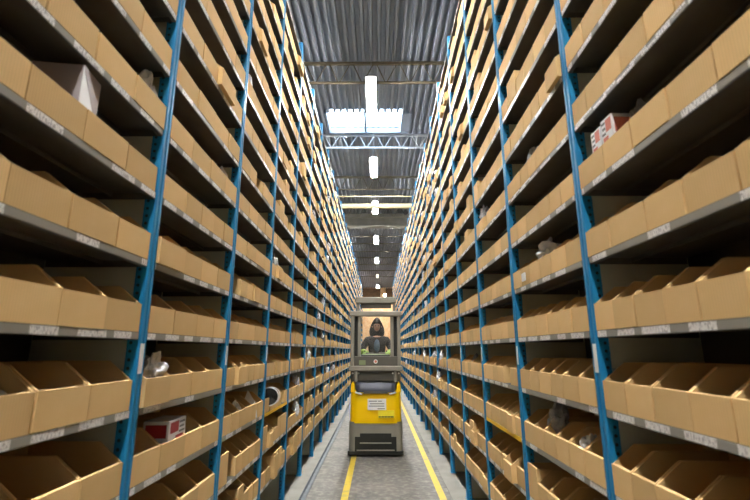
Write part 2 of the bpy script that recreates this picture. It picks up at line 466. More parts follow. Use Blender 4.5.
def hat(s, W, y):          # upright section: hat profile with chamfers, in plan (x, y)
    h = .031; x0 = s*W; x1 = s*(W+.055); c = .006*s
    return [(x0+c, y-h), (x0, y-h+.006), (x0, y-.009), (x0+c, y-.005), (x0+c, y+.005), (x0, y+.009), (x0, y+h-.006), (x0+c, y+h), (x1, y+h), (x1, y-h)]
shelf_mesh = None
for side, sd in SIDES.items():
    s, W = sd['s'], sd['W']
    ystart = sd['y0']+PB*NB0
    root = empty('shelving_rack', (s*(W+.25), ystart, 0),
        'tall blue-post steel shelving rack filling the whole %s side of the aisle' % side, 'rack', 'shelving racks')
    ro = Vector(root.location)
    # uprights
    up = MB(); H_ = sd['post']
    up.prism(hat(s, W, 0), 2, 0, H_)
    up.box(s*(W-.006), s*(W+.075), -.045, .045, .006, .014)
    for z in [.35+1.2*i for i in range(5)]: up.box(s*(W+.055), s*(W+.44), -.012, .012, z-.012, z+.012)
    up.v = [(x-s*W, y, z) for x, y, z in up.v]
    pm = MB().box(s*.056, s*.488, -.012, .012, .02, H_-.1)
    lm = MB().box(-s*.0012, s*.001, -.02, .012, H-.10, H+.028)
    proto_u = up.build('upright', M['blue']); proto_p = pm.build('side_panel', M['panel']); proto_l = lm.build('post_label', M['white'])
    first = True
    for i in range(NB0, NB1+1):
        y = post_y(side, i)
        if first: u, p, l = proto_u, proto_p, proto_l
        else:
            u, p, l = proto_u.copy(), proto_p.copy(), proto_l.copy()
            for q in (u, p, l): COL.objects.link(q)
        first = False
        u.parent = root; u.location = (s*W-ro.x, y-ro.y, 0); p.parent = u; p.location = (0, 0, 0); l.parent = u; l.location = (0, 0, 0)
    bk = MB().box(s*(W+.492), s*(W+.5), ystart, sd['y0']+PB*NB1, .02, sd['post']-.05).build('added_backing', M['back'], root)  # added dark backing, keeps the bays dark and stops light leaking through
    # shelves
    L = PB-.068
    def shelf_geo(mb, x, y, z):
        xa, xb = x, x+s*(DEP-.02)
        mb.box(xa, xb, y, y+L, z+LIP-.004, z+LIP); mb.box(xa, xa+s*.004, y, y+L, z, z+LIP-.004)
        mb.box(xa, xa+s*.02, y, y+L, z, z+.003); mb.box(xa+s*.004, xb, y, y+.003, z, z+LIP-.004); mb.box(xa+s*.004, xb, y+L-.003, y+L, z, z+LIP-.004)
        mb.box(xa+s*.2, xa+s*.21, y+.003, y+L-.003, z+.012, z+LIP-.004)
    def strip_geo(mb, x, y, z): mb.box(x-s*.003, x, y+.006, y+L-.006, z+.004, z+LIP-.003)
    lst = []
    for bay in range(NB0, NB1):
        for k in range(KMIN, KMAX+1):
            y = post_y(side, bay)+.034; ln = post_y(side, bay+1)-.034-y; z = lvl(sd, k)
            q0, q1 = project(s*W, y, z), project(s*W, y+ln, z)
            a = 0
            if q0 and q1:
                ax = sorted((max(0, min(750, q0[0])), max(0, min(750, q1[0]))))
                my = (q0[1]+q1[1])/2
                a = (ax[1]-ax[0])*(1 if -120 < my < 620 else 0)
            if not q0 and q1 and 0 < q1[0] < 750: a = 100
            lst.append((a, bay, k, y, z, ln/L))
    lst.sort(key=lambda t: -t[0])
    proto = None
    for a, bay, k, y, z, sc in lst[:100]:
        if proto is None:
            g = MB(); shelf_geo(g, 0, 0, 0); so = g.build('shelf', M['shelf']); g = MB(); strip_geo(g, 0, 0, 0); to = g.build('label_strip', M['strip']); proto = (so, to)
        else:
            so, to = proto[0].copy(), proto[1].copy(); COL.objects.link(so); COL.objects.link(to)
        so.parent = root; so.location = (s*(W+.006)-ro.x, y-ro.y, z); so.scale = (1, sc, 1); to.parent = so; to.location = (0, 0, 0)
    g, g2 = MB(), MB()
    for a, bay, k, y, z, sc in lst[100:]:
        shelf_geo(g, s*(W+.006), y, z); strip_geo(g2, s*(W+.006), y, z)
    so = tag(g.build('shelf', M['shelf'], root, fix=False), kind='stuff'); g2.build('label_strip', M['strip'], so, fix=False)
    # yellow warning strip on one shelf edge
    ka, bb = (-2, 3) if side == 'left' else (-2, 2)
    y = sd['y0']+PB*bb; z = lvl(sd, ka)
    tag(MB().box(s*(W+.0028), s*(W-.0005), y+.05, y+PB-.05, z+.002, z+LIP-.002).build('edge_label', M['yellow_label'], root), 'yellow shelf edge label')

# ------------------------------------------------------------------ goods in the bins
def goods_frame(side, Y, k, dx):
    sd = SIDES[side]; return sd['s'], sd['s']*(sd['W']+dx), Y, lvl(sd, k)+LIP+BT
M['carton_white'] = noisy('white_carton', srgb(240,238,240), srgb(226,224,228), 3, .5)
M['carton_grey'] = noisy('violet_grey_carton', srgb(150,138,140), srgb(172,162,164), 3, .6)
M['red'] = newmat('red_print', srgb(150,32,38), .5)[0]
M['grey_print'] = newmat('grey_print', srgb(120,118,120), .5)[0]
M['pink'] = newmat('pink_print', srgb(214,120,100), .5)[0]
M['green_p'] = newmat('green_plastic', srgb(40,130,80), .4)[0]
def plastic():
    m, t, b = newmat('crumpled_film', srgb(205,208,212), .18, 0, .8)
    b.inputs['Transmission Weight'].default_value = .15
    tc = N(t, 'ShaderNodeTexCoord'); nz = N(t, 'ShaderNodeTexNoise', i_Scale=18.0, i_Detail=3.0); t.links.new(tc.outputs['Object'], nz.inputs['Vector'])
    t.links.new(mixc(t, nz.outputs['Fac'], srgb(120,122,128), srgb(255,255,255)), b.inputs['Base Color']); return m
M['film'] = plastic()
M['film_white'] = noisy('white_film', srgb(240,242,246), srgb(206,210,220), 12, .3)
M['film_grey'] = noisy('grey_wrap', srgb(120,122,124), srgb(150,150,150), 14, .4)

def blob(name, mat, c, r, seed, label, cat, group=None, rough=.35, zmin=None):
    rnd = random.Random(seed); bm = bmesh.new(); bmesh.ops.create_icosphere(bm, subdivisions=4, radius=1)
    ph = [(Vector((rnd.gauss(0,1), rnd.gauss(0,1), rnd.gauss(0,1))).normalized(), rnd.uniform(2.5, 7), rnd.uniform(0, 6)) for _ in range(9)]
    for v in bm.verts:
        n = v.co.normalized(); k = 1.0
        for d, f, p in ph: k += rough*.28*(1-2*abs(math.sin(n.dot(d)*f+p)))/2
        v.co = Vector((n.x*r[0]*k, n.y*r[1]*k, n.z*r[2]*k))
    z0 = min(v.co.z for v in bm.verts)
    for v in bm.verts:
        if v.co.z < -r[2]*.8: v.co.z = -r[2]*.8
    m = MB(); m.bm(bm); o = m.build(name, mat, smooth=False); o.location = (c[0], c[1], c[2]+r[2]*.8)
    return tag(o, label, cat, group)

# white and grey carton, upper left
def carton(name, side, Y, k, dx, sx, sy, sz, rz, label, faces, tilt=0, lift=0):
    s, x, y, z = goods_frame(side, Y, k, dx)
    m = MB(); m.bbox(-sx/2, sx/2, -sy/2, sy/2, 0, sz, .0025, 1)
    o = m.build(name, faces[0]); o.location = (x+s*sx*.6, y, z+lift); o.rotation_euler = (0, tilt, rz)
    tag(o, label, 'carton'); return o, s
def child(o, mb, name, mat):
    me = bpy.data.meshes.new(name); me.from_pydata(mb.v, [], mb.f); me.materials.append(mat)
    c = bpy.data.objects.new(name, me); COL.objects.link(c); c.parent = o; return c

o, s = carton('carton', 'left', 1.40, 2, -.004, .17, .125, .262, .15, 'white and grey carton standing up from a bin on the upper left, nearest bay', [M['carton_white']])
f = MB().prism([(-.062, .260), (.062, .260), (.062, .09), (-.055, .238)], 0, .0851, .0856)
child(o, f, 'grey_face', M['carton_grey'])
child(o, MB().box(-.084, .084, -.0632, -.0626, .02, .26), 'grey_face', M['carton_grey'])  # grey tone over the upper wedge and near side of the carton

def redbox(Y, k, side, dx, dims, label, rz=0, pal=('red', 'grey_print'), tilt=0):
    o, s = carton('carton', side, Y, k, dx, dims[0], dims[1], dims[2], rz, label, [M['carton_white']], tilt)
    dx_, dy, dz = dims[0]/2, dims[1]/2, dims[2]
    sx = -s
    P = lambda *q: MB().box(*q)
    child(o, P(sx*dx_, sx*(dx_+.0006), -dy*.85, dy*.1, dz*.7, dz*.95), 'print', M[pal[0]])
    child(o, P(sx*dx_, sx*(dx_+.0006), -dy*.2, dy*.7, dz*.5, dz*.62), 'print', M[pal[0]])
    child(o, P(-dx_*.8, dx_*.8, -dy-.0006, -dy, dz*.62, dz*.92), 'print', M[pal[0]])
    for i in range(3): child(o, P(sx*dx_, sx*(dx_+.0005), dy*.2, dy*(.85-.1*(i % 2)), dz*(.66+.11*i), dz*(.71+.11*i)), 'print', M[pal[1]])
    for i in range(2): child(o, P(-dx_*.7, dx_*.6, -dy-.0005, -dy, dz*(.36+.12*i), dz*(.41+.12*i)), 'print', M[pal[1]])
    return o
redbox(2.42, -2, 'left', .002, (.13, .22, .21), 'white carton with dark red print in a bin left of the fan of empty bins', .05)
redbox(1.86, 2, 'right', .002, (.12, .085, .22), 'pink and white printed carton on the upper right, the one nearer the far post', 0, ('pink', 'grey_print'))
redbox(1.765, 2, 'right', .002, (.12, .085, .23), 'pink and white printed carton on the upper right, the one nearer the camera', .04, ('pink', 'grey_print'))
G = 'wrapped goods poking out of bins'
def wrap(side, Y, k, r, seed, label, mat='film', dx=.09, lift=.0, cat='plastic bag', name='plastic_bag', rough=.5):
    s, x, y, z = goods_frame(side, Y, k, dx)
    r = (r[0], r[1]*1.15, min(r[2]*1.35, (.265-lift)/1.85))
    return blob(name, M[mat], (x+s*0, y, z+lift), r, seed, label, cat, G, rough)
wrap('right', 1.66, 2, (.06, .045, .14), 3, 'dark crumpled foil packet behind the pink printed cartons', 'film_grey', .11, cat='packet', name='foil_packet')
wrap('left', 2.12, -1, (.065, .10, .14), 4, 'grey ribbed wrapped part with a white sleeve beside the first blue post on the left', 'film_grey', .11, cat='wrapped part', name='wrapped_part')
wrap('left', 2.18, -1, (.045, .09, .075), 14, 'white paper sleeve under the grey wrapped part by the first left post', 'film_white', .052, .045, cat='paper sleeve', name='paper_sleeve')
wrap('left', 1.30, -1, (.11, .1, .075), 5, 'clear plastic bag of parts in the nearest left bay below eye level', 'film', .15)
wrap('left', 1.84, 3, (.05, .045, .13), 6, 'small green and white packet at the near side of the left post', 'film_white', .07, cat='packet', name='packet')
wrap('left', 3.2, 6, (.05, .07, .09), 7, 'yellowish paper poking from a bin at the second left post', 'film_white', .05, cat='packet', name='packet')
wrap('left', 4.38, 2, (.05, .09, .08), 8, 'crumpled clear film sticking out of a high left bin past the third post', 'film', .04, .05)
wrap('left', 5.95, -2, (.06, .08, .085), 9, 'white plastic bag poking out over a left bin just before the sixth post', 'film_white', .05, .04)
wrap('left', 5.85, -3, (.05, .055, .085), 10, 'small white bag hanging low over the left bins near the floor', 'film_white', .02, .05)
wrap('left', 7.05, 0, (.05, .08, .075), 11, 'red and white wrapped packet on the left at eye level', 'film_white', .05, .05, cat='packet', name='packet')
wrap('left', 10.6, -2, (.05, .12, .09), 12, 'white bag in a far left bin beside the truck', 'film_white', .04, .05)
wrap('left', 3.55, -2, (.06, .09, .06), 24, 'white cloth packet lying in a left bin beside the white card', 'film_white', .08, .02, cat='packet', name='packet')
wrap('right', 2.78, 3, (.055, .1, .11), 13, 'clear plastic wrap bulging from a bin high on the right', 'film', .08, .03)
wrap('right', 4.07, 3, (.05, .08, .09), 15, 'smaller clear wrap high on the right past the second post', 'film', .05, .06)
wrap('right', 2.72, 1, (.07, .12, .062), 16, 'pale grey bag lying on top of right bins above the small white tag', 'film_white', .09, .10)
wrap('right', 2.86, -2, (.08, .09, .085), 17, 'crumpled brown-grey bag in the first low bin past the post on the right', 'film', .12, .05)
wrap('right', 2.36, -2, (.05, .05, .06), 18, 'white paper scrap lying in a lower right bin near the big post', 'film_white', .07, .03, cat='paper', name='paper_scrap')
wrap('right', 7.9, 8, (.05, .16, .10), 19, 'white plastic bag high on the right rack level with the second lamp', 'film_white', .03, .06)
wrap('right', 8.0, -1, (.05, .13, .09), 20, 'white bag spilling from a right bin at eye level, nearer of two', 'film_white', .03, .06)
wrap('right', 9.8, -1, (.05, .13, .09), 21, 'white bag spilling from a right bin at eye level, closer to the truck', 'film_white', .03, .06)
wrap('right', 7.6, -2, (.05, .11, .09), 22, 'pale blue-white bag in the right bins one shelf below the eye-level bags', 'film_white', .03, .05)
wrap('right', 5.0, -1, (.05, .09, .065), 23, 'reddish brown wrapped part in a right bin before the fourth post', 'film_grey', .10, .05, cat='wrapped part', name='wrapped_part')
wrap('left', 2.9, 3, (.05, .08, .08), 25, 'pale packet in a left bin just before the second post, above eye level', 'film_white', .09, .04, cat='packet', name='packet')
wrap('left', 6.9, 6, (.05, .12, .10), 26, 'white bag standing in a high left bin halfway to the rooflight', 'film_white', .04, .05)
BN = ['nearest', 'second', 'third', 'fourth', 'fifth', 'sixth', 'seventh', 'eighth', 'ninth', 'tenth', 'eleventh', 'twelfth', 'thirteenth', 'fourteenth', 'fifteenth', 'sixteenth', 'seventeenth', 'eighteenth', 'nineteenth', 'twentieth']
rb = random.Random(5); used = set()
for i in range(64):
    sd_ = rb.choice(('left', 'right')); by = min(19, int(5+rb.random()**1.3*14)); k = rb.randint(-3, 11)
    if (sd_, by, k) in used: continue
    used.add((sd_, by, k)); Y = post_y(sd_, by)+rb.uniform(.2, .9); q = rb.random()
    rr = (.05, rb.uniform(.07, .14), rb.uniform(.08, .10))
    wrap(sd_, Y, k, rr, 40+i, '%s bag poking from %s rack, %s shelf up, %s bay' % ('pale' if q < .3 else 'white', sd_, ORD[k+4], BN[by]), 'film' if q < .3 else 'film_white', .03, .06)

# white card standing in a bin, small paper on a bin front, coil
s, x, y, z = goods_frame('left', 3.86, -2, .062)
o = MB().prism([(-.085, .0), (.085, .0), (.07, .12), (.0, .23), (-.04, .12)], 0, -.0015, .0015).build('paper_card', M['white']); o.location = (x, y, z); o.rotation_euler = (0, -.12, -.95)
tag(o, 'pointed white card standing in a left bin beside the black coil', 'card')
s, x, y, z = goods_frame('left', 4.40, -2, .03)
cx_, cz_ = x+.02, z+.125
root = empty('cable_coil', (cx_, y, cz_-.1), 'black cable coil with white bands leaning out of a left bin', 'cable coil')
def ringp(r, dy): return [(cx_+r*math.cos(a*math.pi/14), y+dy+.35*r*math.cos(a*math.pi/14), cz_+r*math.sin(a*math.pi/14)) for a in range(28)]
m = MB()
for r_ in (.012, .030, .048, .066):
    for dy in (-.024, 0, .024): m.tube(ringp(r_, dy), .0125, 8, True)
m.build('cable', M['black'], root, smooth=True)
for dy in (-.034, .034): MB().tube(ringp(.084, dy), .005, 6, True).build('white_band', M['white'], root, smooth=True)
sd = SIDES['right']; z = lvl(sd, 1)+LIP
o = MB().box(sd['W']+.004, sd['W']-.0025, 2.92, 2.99, z+.03, z+.085).build('paper_tag', M['white']); tag(o, 'small white paper tag stuck on a bin front on the right', 'tag')

# ------------------------------------------------------------------ roof steel, lamps, services
def truss(y, mat, label, ztop=H+7.42, zbot=H+6.85, pitch=.62, ch=.06):
    root = empty('roof_truss', (0, y, zbot), label, 'roof truss', 'steel trusses under the roof')
    MB().box(-XW, XW, y-ch/2, y+ch/2, ztop-ch, ztop+.02).build('top_chord', mat, root)
    MB().box(-XW, XW, y-ch/2, y+ch/2, zbot-ch*.8, zbot).build('bottom_chord', mat, root)
    n = int(2*XW/pitch); x = -XW+.1
    w = []
    for i in range(n):
        w.append((x, x+pitch/2-.04)); w.append((x+pitch-.04, x+pitch/2+.04)); x += pitch
    proto = None
    for i, (a, b) in enumerate(w):
        m = MB().tube([(a, y, zbot-.01), (b, y, ztop-.03)], .013, 6); m.build('web_bar', mat, root)
TR = [(10.13, 'truss_olive', 'olive steel truss crossing behind the first big lamp'),
      (14.15, 'truss_skylit', 'white-lit steel truss at the far edge of the rooflight', H+7.45, H+6.98),
      (17.9, 'truss_grey', 'grey steel truss between the second lamp and the cream pipe'),
      (22.0, 'truss_grey', 'grey steel truss just behind the cream pipe'),
      (26.0, 'truss_grey', 'grey steel truss beyond the big duct, behind the fourth lamp'),
      (30.2, 'truss_grey', 'far grey steel truss, third last before the end wall'),
      (35.0, 'truss_grey', 'far grey steel truss, second last before the end wall'),
      (41.0, 'truss_grey', 'farthest grey steel truss before the end wall')]
for y, mt, lb, *zz in TR: truss(y, M[mt], lb, *zz)
tag(MB().tube([(-XW, 16.6, H+5.62), (XW, 16.6, H+5.62)], .105, 20).build('pipe', M['cream'], smooth=True), 'thick cream pipe crossing under the roof', 'pipe')
tag(MB().tube([(-XW, 16.1, H+5.85), (XW, 16.1, H+5.85)], .02, 10).build('pipe', M['cream'], smooth=True), 'thin pale pipe just in front of the thick cream pipe', 'pipe')
tag(MB().bbox(-XW, XW, 23.4, 24.0, H+6.78, H+7.49, .03, 2).build('air_duct', M['duct']), 'wide grey duct crossing the roof behind the cream pipe', 'duct')
for q in [x for x in COL.objects if x.name.split('.')[0] in ('pipe', 'air_duct')]:
    vs = [v_.co for v_ in q.data.vertices]; y_ = sum(v_.y for v_ in vs)/len(vs); zt = max(v_.z for v_ in vs)
    for X_ in (-1.9, 1.9): MB().tube([(X_, y_, zt-.01), (X_, y_, max(zt+.01, ZC+.15))], .01, 6).build('hanger', M['wire'], q)
root = empty('roof_horn', (1.36, 20.6, H+6.6), 'small dark round fitting hanging below the roof beside the right rack', 'fitting')
MB().tube([(1.36, 20.45, H+6.6), (1.36, 20.5, H+6.6), (1.36, 20.75, H+6.6)], [.13, .12, .07], 16).build('drum', M['black'], root, smooth=True)
MB().tube([(1.36, 20.65, H+6.65), (1.36, 20.65, H+7.5)], .012, 6).build('hanger', M['wire'], root)

LAMPS = [(-6.5, 1), (-1.5, 1), (4.0, 1), (9.15, 1), (13.6, 1), (18.05, 1), (24.0, 1), (30.0, 1), (36.8, 0), (43.3, 1), (50.5, 1)]
LW = ['', '', '', 'long lit tube lamp, the big nearest one, in front of the olive truss', 'second lit tube lamp, just past the rooflight', 'third lit tube lamp, half hidden by the cream pipe',
      'fourth lit tube lamp, beyond the grey duct', 'fifth lit tube lamp down the aisle', 'dim unlit tube lamp between two lit ones', 'small lit tube lamp past the dim one, second from the end wall', 'last lit tube lamp, set off to the right just before the end wall']
LL = {0: 'lit tube lamp behind the camera, nearest the back wall', 1: 'lit tube lamp straight above the start of the aisle', 2: 'lit tube lamp above the near bays, before the olive truss'}
for i, (y, on) in enumerate(LAMPS):
    X = -.16+.004*max(0, y-9) if y < 50 else .80; z = H+6.3; ln = 1.65
    root = empty('tube_lamp', (X, y+ln/2, z+.08), LW[i] if i > 2 else LL[i], 'lamp', 'tube lamps hung along the aisle')
    hs = MB().prism([(X-.125, z+.028), (X+.125, z+.028), (X+.06, z+.07), (X-.06, z+.07)], 1, y, y+ln)
    hs.build('housing', M['housing'], root)
    MB().bbox(X-.105, X+.105, y+.03, y+ln-.03, z-.03, z+.03, .02, 2).build('diffuser', M['tube'] if on else M['tube_dim'], root)
    for q in (.25, ln-.25): MB().tube([(X, y+q, z+.1), (X, y+q, ZC+.02)], .006, 5).build('hanging_wire', M['wire'], root)

# ------------------------------------------------------------------ order picker truck
TX, TY = -.04, 7.41
M['t_grey'] = noisy('truck_grey', srgb(134,131,121), srgb(146,143,132), 3, .5, .1)
M['t_dark'] = newmat('truck_dark', srgb(92,90,83), .5, .2)[0]
M['t_yellow'] = newmat('truck_yellow', srgb(255,208,0), .3, 0, .5)[0]
M['t_cap'] = newmat('truck_cap', srgb(66,71,84), .38, .2)[0]
M['t_black'] = newmat('truck_black', srgb(34,36,32), .45)[0]
M['t_sticker'] = newmat('sticker_yellow', srgb(255,236,60), .4)[0]
M['olive_pad'] = newmat('grey_green_pad', srgb(128,140,104), .6)[0]
M['green_bag'] = noisy('green_bag', srgb(70,150,60), srgb(120,180,80), 14, .5)
truck = empty('order_picker_truck', (TX, TY+1.2, 0), 'yellow and grey man-up order picker truck standing in the aisle', 'forklift truck')
def rrect(x0, x1, z0, z1, r, n=5, bot=None):
    pts = []
    rb = r if bot is None else bot
    for (cx, cz, a0, rr) in ((x1-rb, z0+rb, -90, rb), (x1-r, z1-r, 0, r), (x0+r, z1-r, 90, r), (x0+rb, z0+rb, 180, rb)):
        for i in range(n+1):
            a = R(a0+90*i/n); pts.append((cx+rr*math.cos(a), cz+rr*math.sin(a)))
    return pts
def plan(x0, x1, y0, y1, r, n=6):   # rear corners rounded, plan view
    pts = []
    for (cx, cy, a0) in ((x0+r, y0+r, 180), (x1-r, y0+r, 270)):
        for i in range(n+1):
            a = R(a0+90*i/n); pts.append((cx+r*math.cos(a), cy+r*math.sin(a)))
    return pts+[(x1, y1), (x0, y1)]
def T(mb, name, mat, parent=truck, **k): return mb.build(name, M[mat], parent, **k)
ch = MB().prism(plan(TX-.43, TX+.43, TY, TY+2.2, .11), 2, .05, .52)
chassis = T(ch, 'chassis', 't_grey', smooth=True)
T(MB().prism(plan(TX-.445, TX+.445, TY-.015, TY+.35, .05), 2, .03, .085), 'bumper', 't_black', chassis)
# black step recess
st_ = MB().prism([(TX-.33, .07), (TX+.33, .07), (TX+.33, .30), (TX+.25, .30), (TX+.25, .35), (TX-.25, .35), (TX-.25, .30), (TX-.33, .30)], 1, TY-.012, TY+.03)
stp = T(st_, 'step', 't_black', chassis)
T(MB().box(TX-.25, TX+.25, TY-.03, TY-.012, .2, .215).box(TX-.3, TX+.3, TY-.03, TY-.012, .095, .108), 'step_edge', 't_grey', chassis)
# yellow cover
def taper(y0, z0, z1, w0, w1, r, lean):
    m = MB(); a = plan(TX-w0, TX+w0, y0, TY+.75, r); b = plan(TX-w1, TX+w1, y0+lean, TY+.75, r)
    n = len(a)
    rings = []
    steps = 8
    for i in range(steps+1):
        t = i/steps; bulge = .012*math.sin(math.pi*t)
        rings.append([(p[0]*(1-t)+q[0]*t, p[1]*(1-t)+q[1]*t-bulge, z0+(z1-z0)*t) for p, q in zip(a, b)])
    vs = [v for g in rings for v in g]; fs = [tuple(range(n-1, -1, -1)), tuple(steps*n+k for k in range(n))]
    for i in range(steps):
        for k in range(n): fs.append((i*n+k, i*n+(k+1) % n, (i+1)*n+(k+1) % n, (i+1)*n+k))
    return m.add(vs, fs)
cov = T(taper(TY-.012, .50, 1.0, .415, .41, .13, .03), 'cover', 't_yellow', smooth=True)
# yellow horns rising at both sides of the cap
hm = MB()
for sg in (-1, 1):
    hm.prism([(TX+sg*.408, .97), (TX+sg*.402, 1.09), (TX+sg*.38, 1.135), (TX+sg*.35, 1.10), (TX+sg*.335, .97)], 1, TY+.03, TY+.75)
T(hm, 'side_rim', 't_yellow', cov, smooth=True)
cap = taper(TY-.03, .975, 1.12, .325, .335, .09, .05)
capo = T(cap, 'cap', 't_cap', smooth=True)
lm = None
for sg in (-1, 1):
    q = MB().add([(TX+sg*a, TY-.036+yy, zz) for yy in (0, .04) for a, zz in ((.335, .965), (.225, .935), (.215, .955), (.33, .988))], [(0,1,2,3), (7,6,5,4), (0,4,5,1), (1,5,6,2), (2,6,7,3), (3,7,4,0)])
    T(q, 'lamp_slot', 'white', cov)
T(MB().add([(TX+a, TY-.03+yy, zz) for yy in (0, .03) for a, zz in ((-.2, .955), (.2, .955), (.19, .99), (-.19, .99))], [(0,1,2,3), (7,6,5,4), (0,4,5,1), (1,5,6,2), (2,6,7,3), (3,7,4,0)]), 'cap_lip', 't_dark', cov)
stk = T(MB().box(TX-.13, TX+.17, TY-.036, TY-.015, .705, .875), 'sticker', 'white', cov)
m = MB()
for i, (a, b, z) in enumerate(((-.11, .02, .84), (.04, .1, .84), (-.09, .14, .80), (-.11, .14, .765), (.03, .15, .725))): m.box(TX+a, TX+b, TY-.037, TY-.036, z-.006, z+.006)
T(m, 'sticker_print', 'grey_print', stk)
s2 = T(MB().box(TX+.04, TX+.30, TY-.036, TY-.015, .585, .70), 'sticker', 't_sticker', cov)
m = MB()
for i in range(10): m.box(TX+.05+i*.024, TX+.068+i*.024, TY-.0375, TY-.036, .592, .612)
T(m, 'sticker_print', 't_black', s2)
# grey rear body above the cover
body = T(MB().bbox(TX-.42, TX+.42, TY+.14, TY+.6, 1.13, 1.33, .02), 'rear_body', 't_dark')
T(MB().bbox(TX-.45, TX+.45, TY+.06, TY+.2, 1.30, 1.385, .015), 'cross_rail', 't_grey')
T(MB().bbox(TX-.40, TX+.40, TY+.14, TY+.24, 1.38, 1.54, .008), 'rear_panel', 't_dark')
m = MB()
for a in (-.385, -.285, .285, .385): m.tube([(TX+a, TY+.115, 1.265), (TX+a, TY+.145, 1.265)], .014, 10)
T(m, 'bolt_heads', 'white', body)
for sg in (-1, 1): T(MB().tube([(TX+sg*.33, TY+.11, 1.13), (TX+sg*.33, TY+.11, 1.30)], .028, 12), 'cylinder', 't_grey', smooth=True)
T(MB().box(TX-.28, TX-.17, TY+.128, TY+.139, 1.40, 1.475), 'panel_label', 'olive_pad')
T(MB().tube([(TX+.0, TY+.125, 1.455), (TX+.0, TY+.139, 1.455)], .034, 20), 'round_sign', 'white')
T(MB().tube([(TX, TY+.122, 1.455), (TX, TY+.1255, 1.455)], .022, 16), 'sign_mark', 'pink')
# cab: posts, top bar, window frame
for sg in (-1, 1):
    c = MB().bbox(TX+sg*.425, TX+sg*.365, TY+.12, TY+.22, 1.38, 2.26, .01)
    p = T(c, 'cab_post', 't_grey')
    c = MB().bbox(TX+sg*.305, TX+sg*.25, TY+.14, TY+.2, 1.53, 2.26, .008); T(c, 'cab_post', 't_grey')
    T(MB().bbox(TX+sg*.37, TX+sg*.305, TY+.24, TY+.26, 1.53, 2.26, .004), 'dark_gap_sheet', 't_black')  # black sheet gives the gap between the posts its dark tone
    T(MB().bbox(TX+sg*.40, TX+sg*.36, TY+.2, TY+1.25, 2.22, 2.27, .008), 'roof_side_bar', 't_grey')
    T(MB().bbox(TX+sg*.42, TX+sg*.38, TY+.2, TY+1.25, .95, 1.35, .008), 'side_panel', 't_dark')
T(MB().bbox(TX-.45, TX+.45, TY+.10, TY+.24, 2.21, 2.295, .012), 'top_bar', 't_grey')
T(MB().box(TX-.25, TX+.25, TY+.172, TY+.178, 1.56, 2.21), 'window_pane', 'glass')
# console and floor of the cab
con = T(MB().bbox(TX-.24, TX+.24, TY+.26, TY+.42, 1.38, 1.58, .02), 'console', 'olive_pad')
T(MB().bbox(TX-.25, TX+.25, TY+.24, TY+.32, 1.535, 1.56, .006), 'console_rail', 't_black', con)
m = MB(); m.bbox(TX-.17, TX-.03, TY+.30, TY+.40, 1.58, 1.60, .006); m.bbox(TX+.05, TX+.17, TY+.30, TY+.40, 1.58, 1.605, .006)
T(m, 'control_pad', 't_dark', con)
for sg in (-1, 1): T(MB().tube([(TX+sg*.19, TY+.36, 1.575), (TX+sg*.19, TY+.36, 1.635)], [.018, .012], 10), 'control_lever', 't_black', con)
T(MB().bbox(TX-.42, TX+.42, TY+.58, TY+1.3, .36, .45, .01), 'platform', 't_dark')
# mast
for sg in (-1, 1): T(MB().bbox(TX+sg*.385, TX+sg*.33, TY+1.2, TY+1.32, .1, 2.63, .008), 'mast_upright', 't_grey')
T(MB().bbox(TX-.40, TX+.40, TY+1.14, TY+1.34, 2.54, 2.66, .015), 'mast_head', 't_grey')
T(MB().bbox(TX-.30, TX+.30, TY+1.2, TY+1.3, 2.45, 2.54, .01), 'mast_crossbar', 't_dark')
for sg in (-1, 1): T(MB().bbox(TX+sg*.28, TX+sg*.14, TY+1.35, TY+2.5, .08, .12, .01), 'fork', 't_dark')
for sg in (-1, 1): T(MB().tube([(TX+sg*.34, TY+1.9, .075), (TX+sg*.42, TY+1.9, .075)], .075, 16), 'wheel', 't_black')

# ------------------------------------------------------------------ operator
M['skin'] = noisy('skin', srgb(196,148,120), srgb(206,160,132), 8, .5)
M['hair'] = noisy('dark_hair', srgb(34,26,22), srgb(52,40,32), 40, .6)
M['jacket'] = noisy('dark_jacket', srgb(36,32,32), srgb(52,47,47), 12, .8)
M['shirt'] = noisy('blue_grey_shirt', srgb(78,98,120), srgb(96,116,136), 12, .8)
M['trousers'] = noisy('black_trousers', srgb(30,32,38), srgb(42,44,50), 12, .8)
M['lime'] = noisy('lime_glove', srgb(126,172,52), srgb(168,204,84), 14, .6)
PX, PY, PZ = -.02, TY+.80, .45
def skin_obj(name, verts, edges, mat, parent, sub=2, rootv=0):
    me = bpy.data.meshes.new(name); me.from_pydata([v[:3] for v in verts], edges, [])
    o = bpy.data.objects.new(name, me); COL.objects.link(o); o.parent = parent
    md = o.modifiers.new('skin', 'SKIN'); md.use_smooth_shade = True
    for i, v in enumerate(verts):
        r = v[3]; sv = me.skin_vertices[0].data[i]
        sv.radius = (r, v[4]) if len(v) > 4 else (r, r); sv.use_root = (i == rootv)
    sb = o.modifiers.new('sub', 'SUBSURF'); sb.levels = sub; sb.render_levels = sub
    dg = bpy.context.evaluated_depsgraph_get(); dg.update()
    nm = bpy.data.meshes.new_from_object(o.evaluated_get(dg))
    o.modifiers.clear(); o.data = nm; nm.materials.clear(); nm.materials.append(mat)
    nm.polygons.foreach_set('use_smooth', [True]*len(nm.polygons))
    return o
person = empty('person', (PX, PY, PZ), 'person in a dark jacket and lime gloves standing behind the truck cab window', 'person')
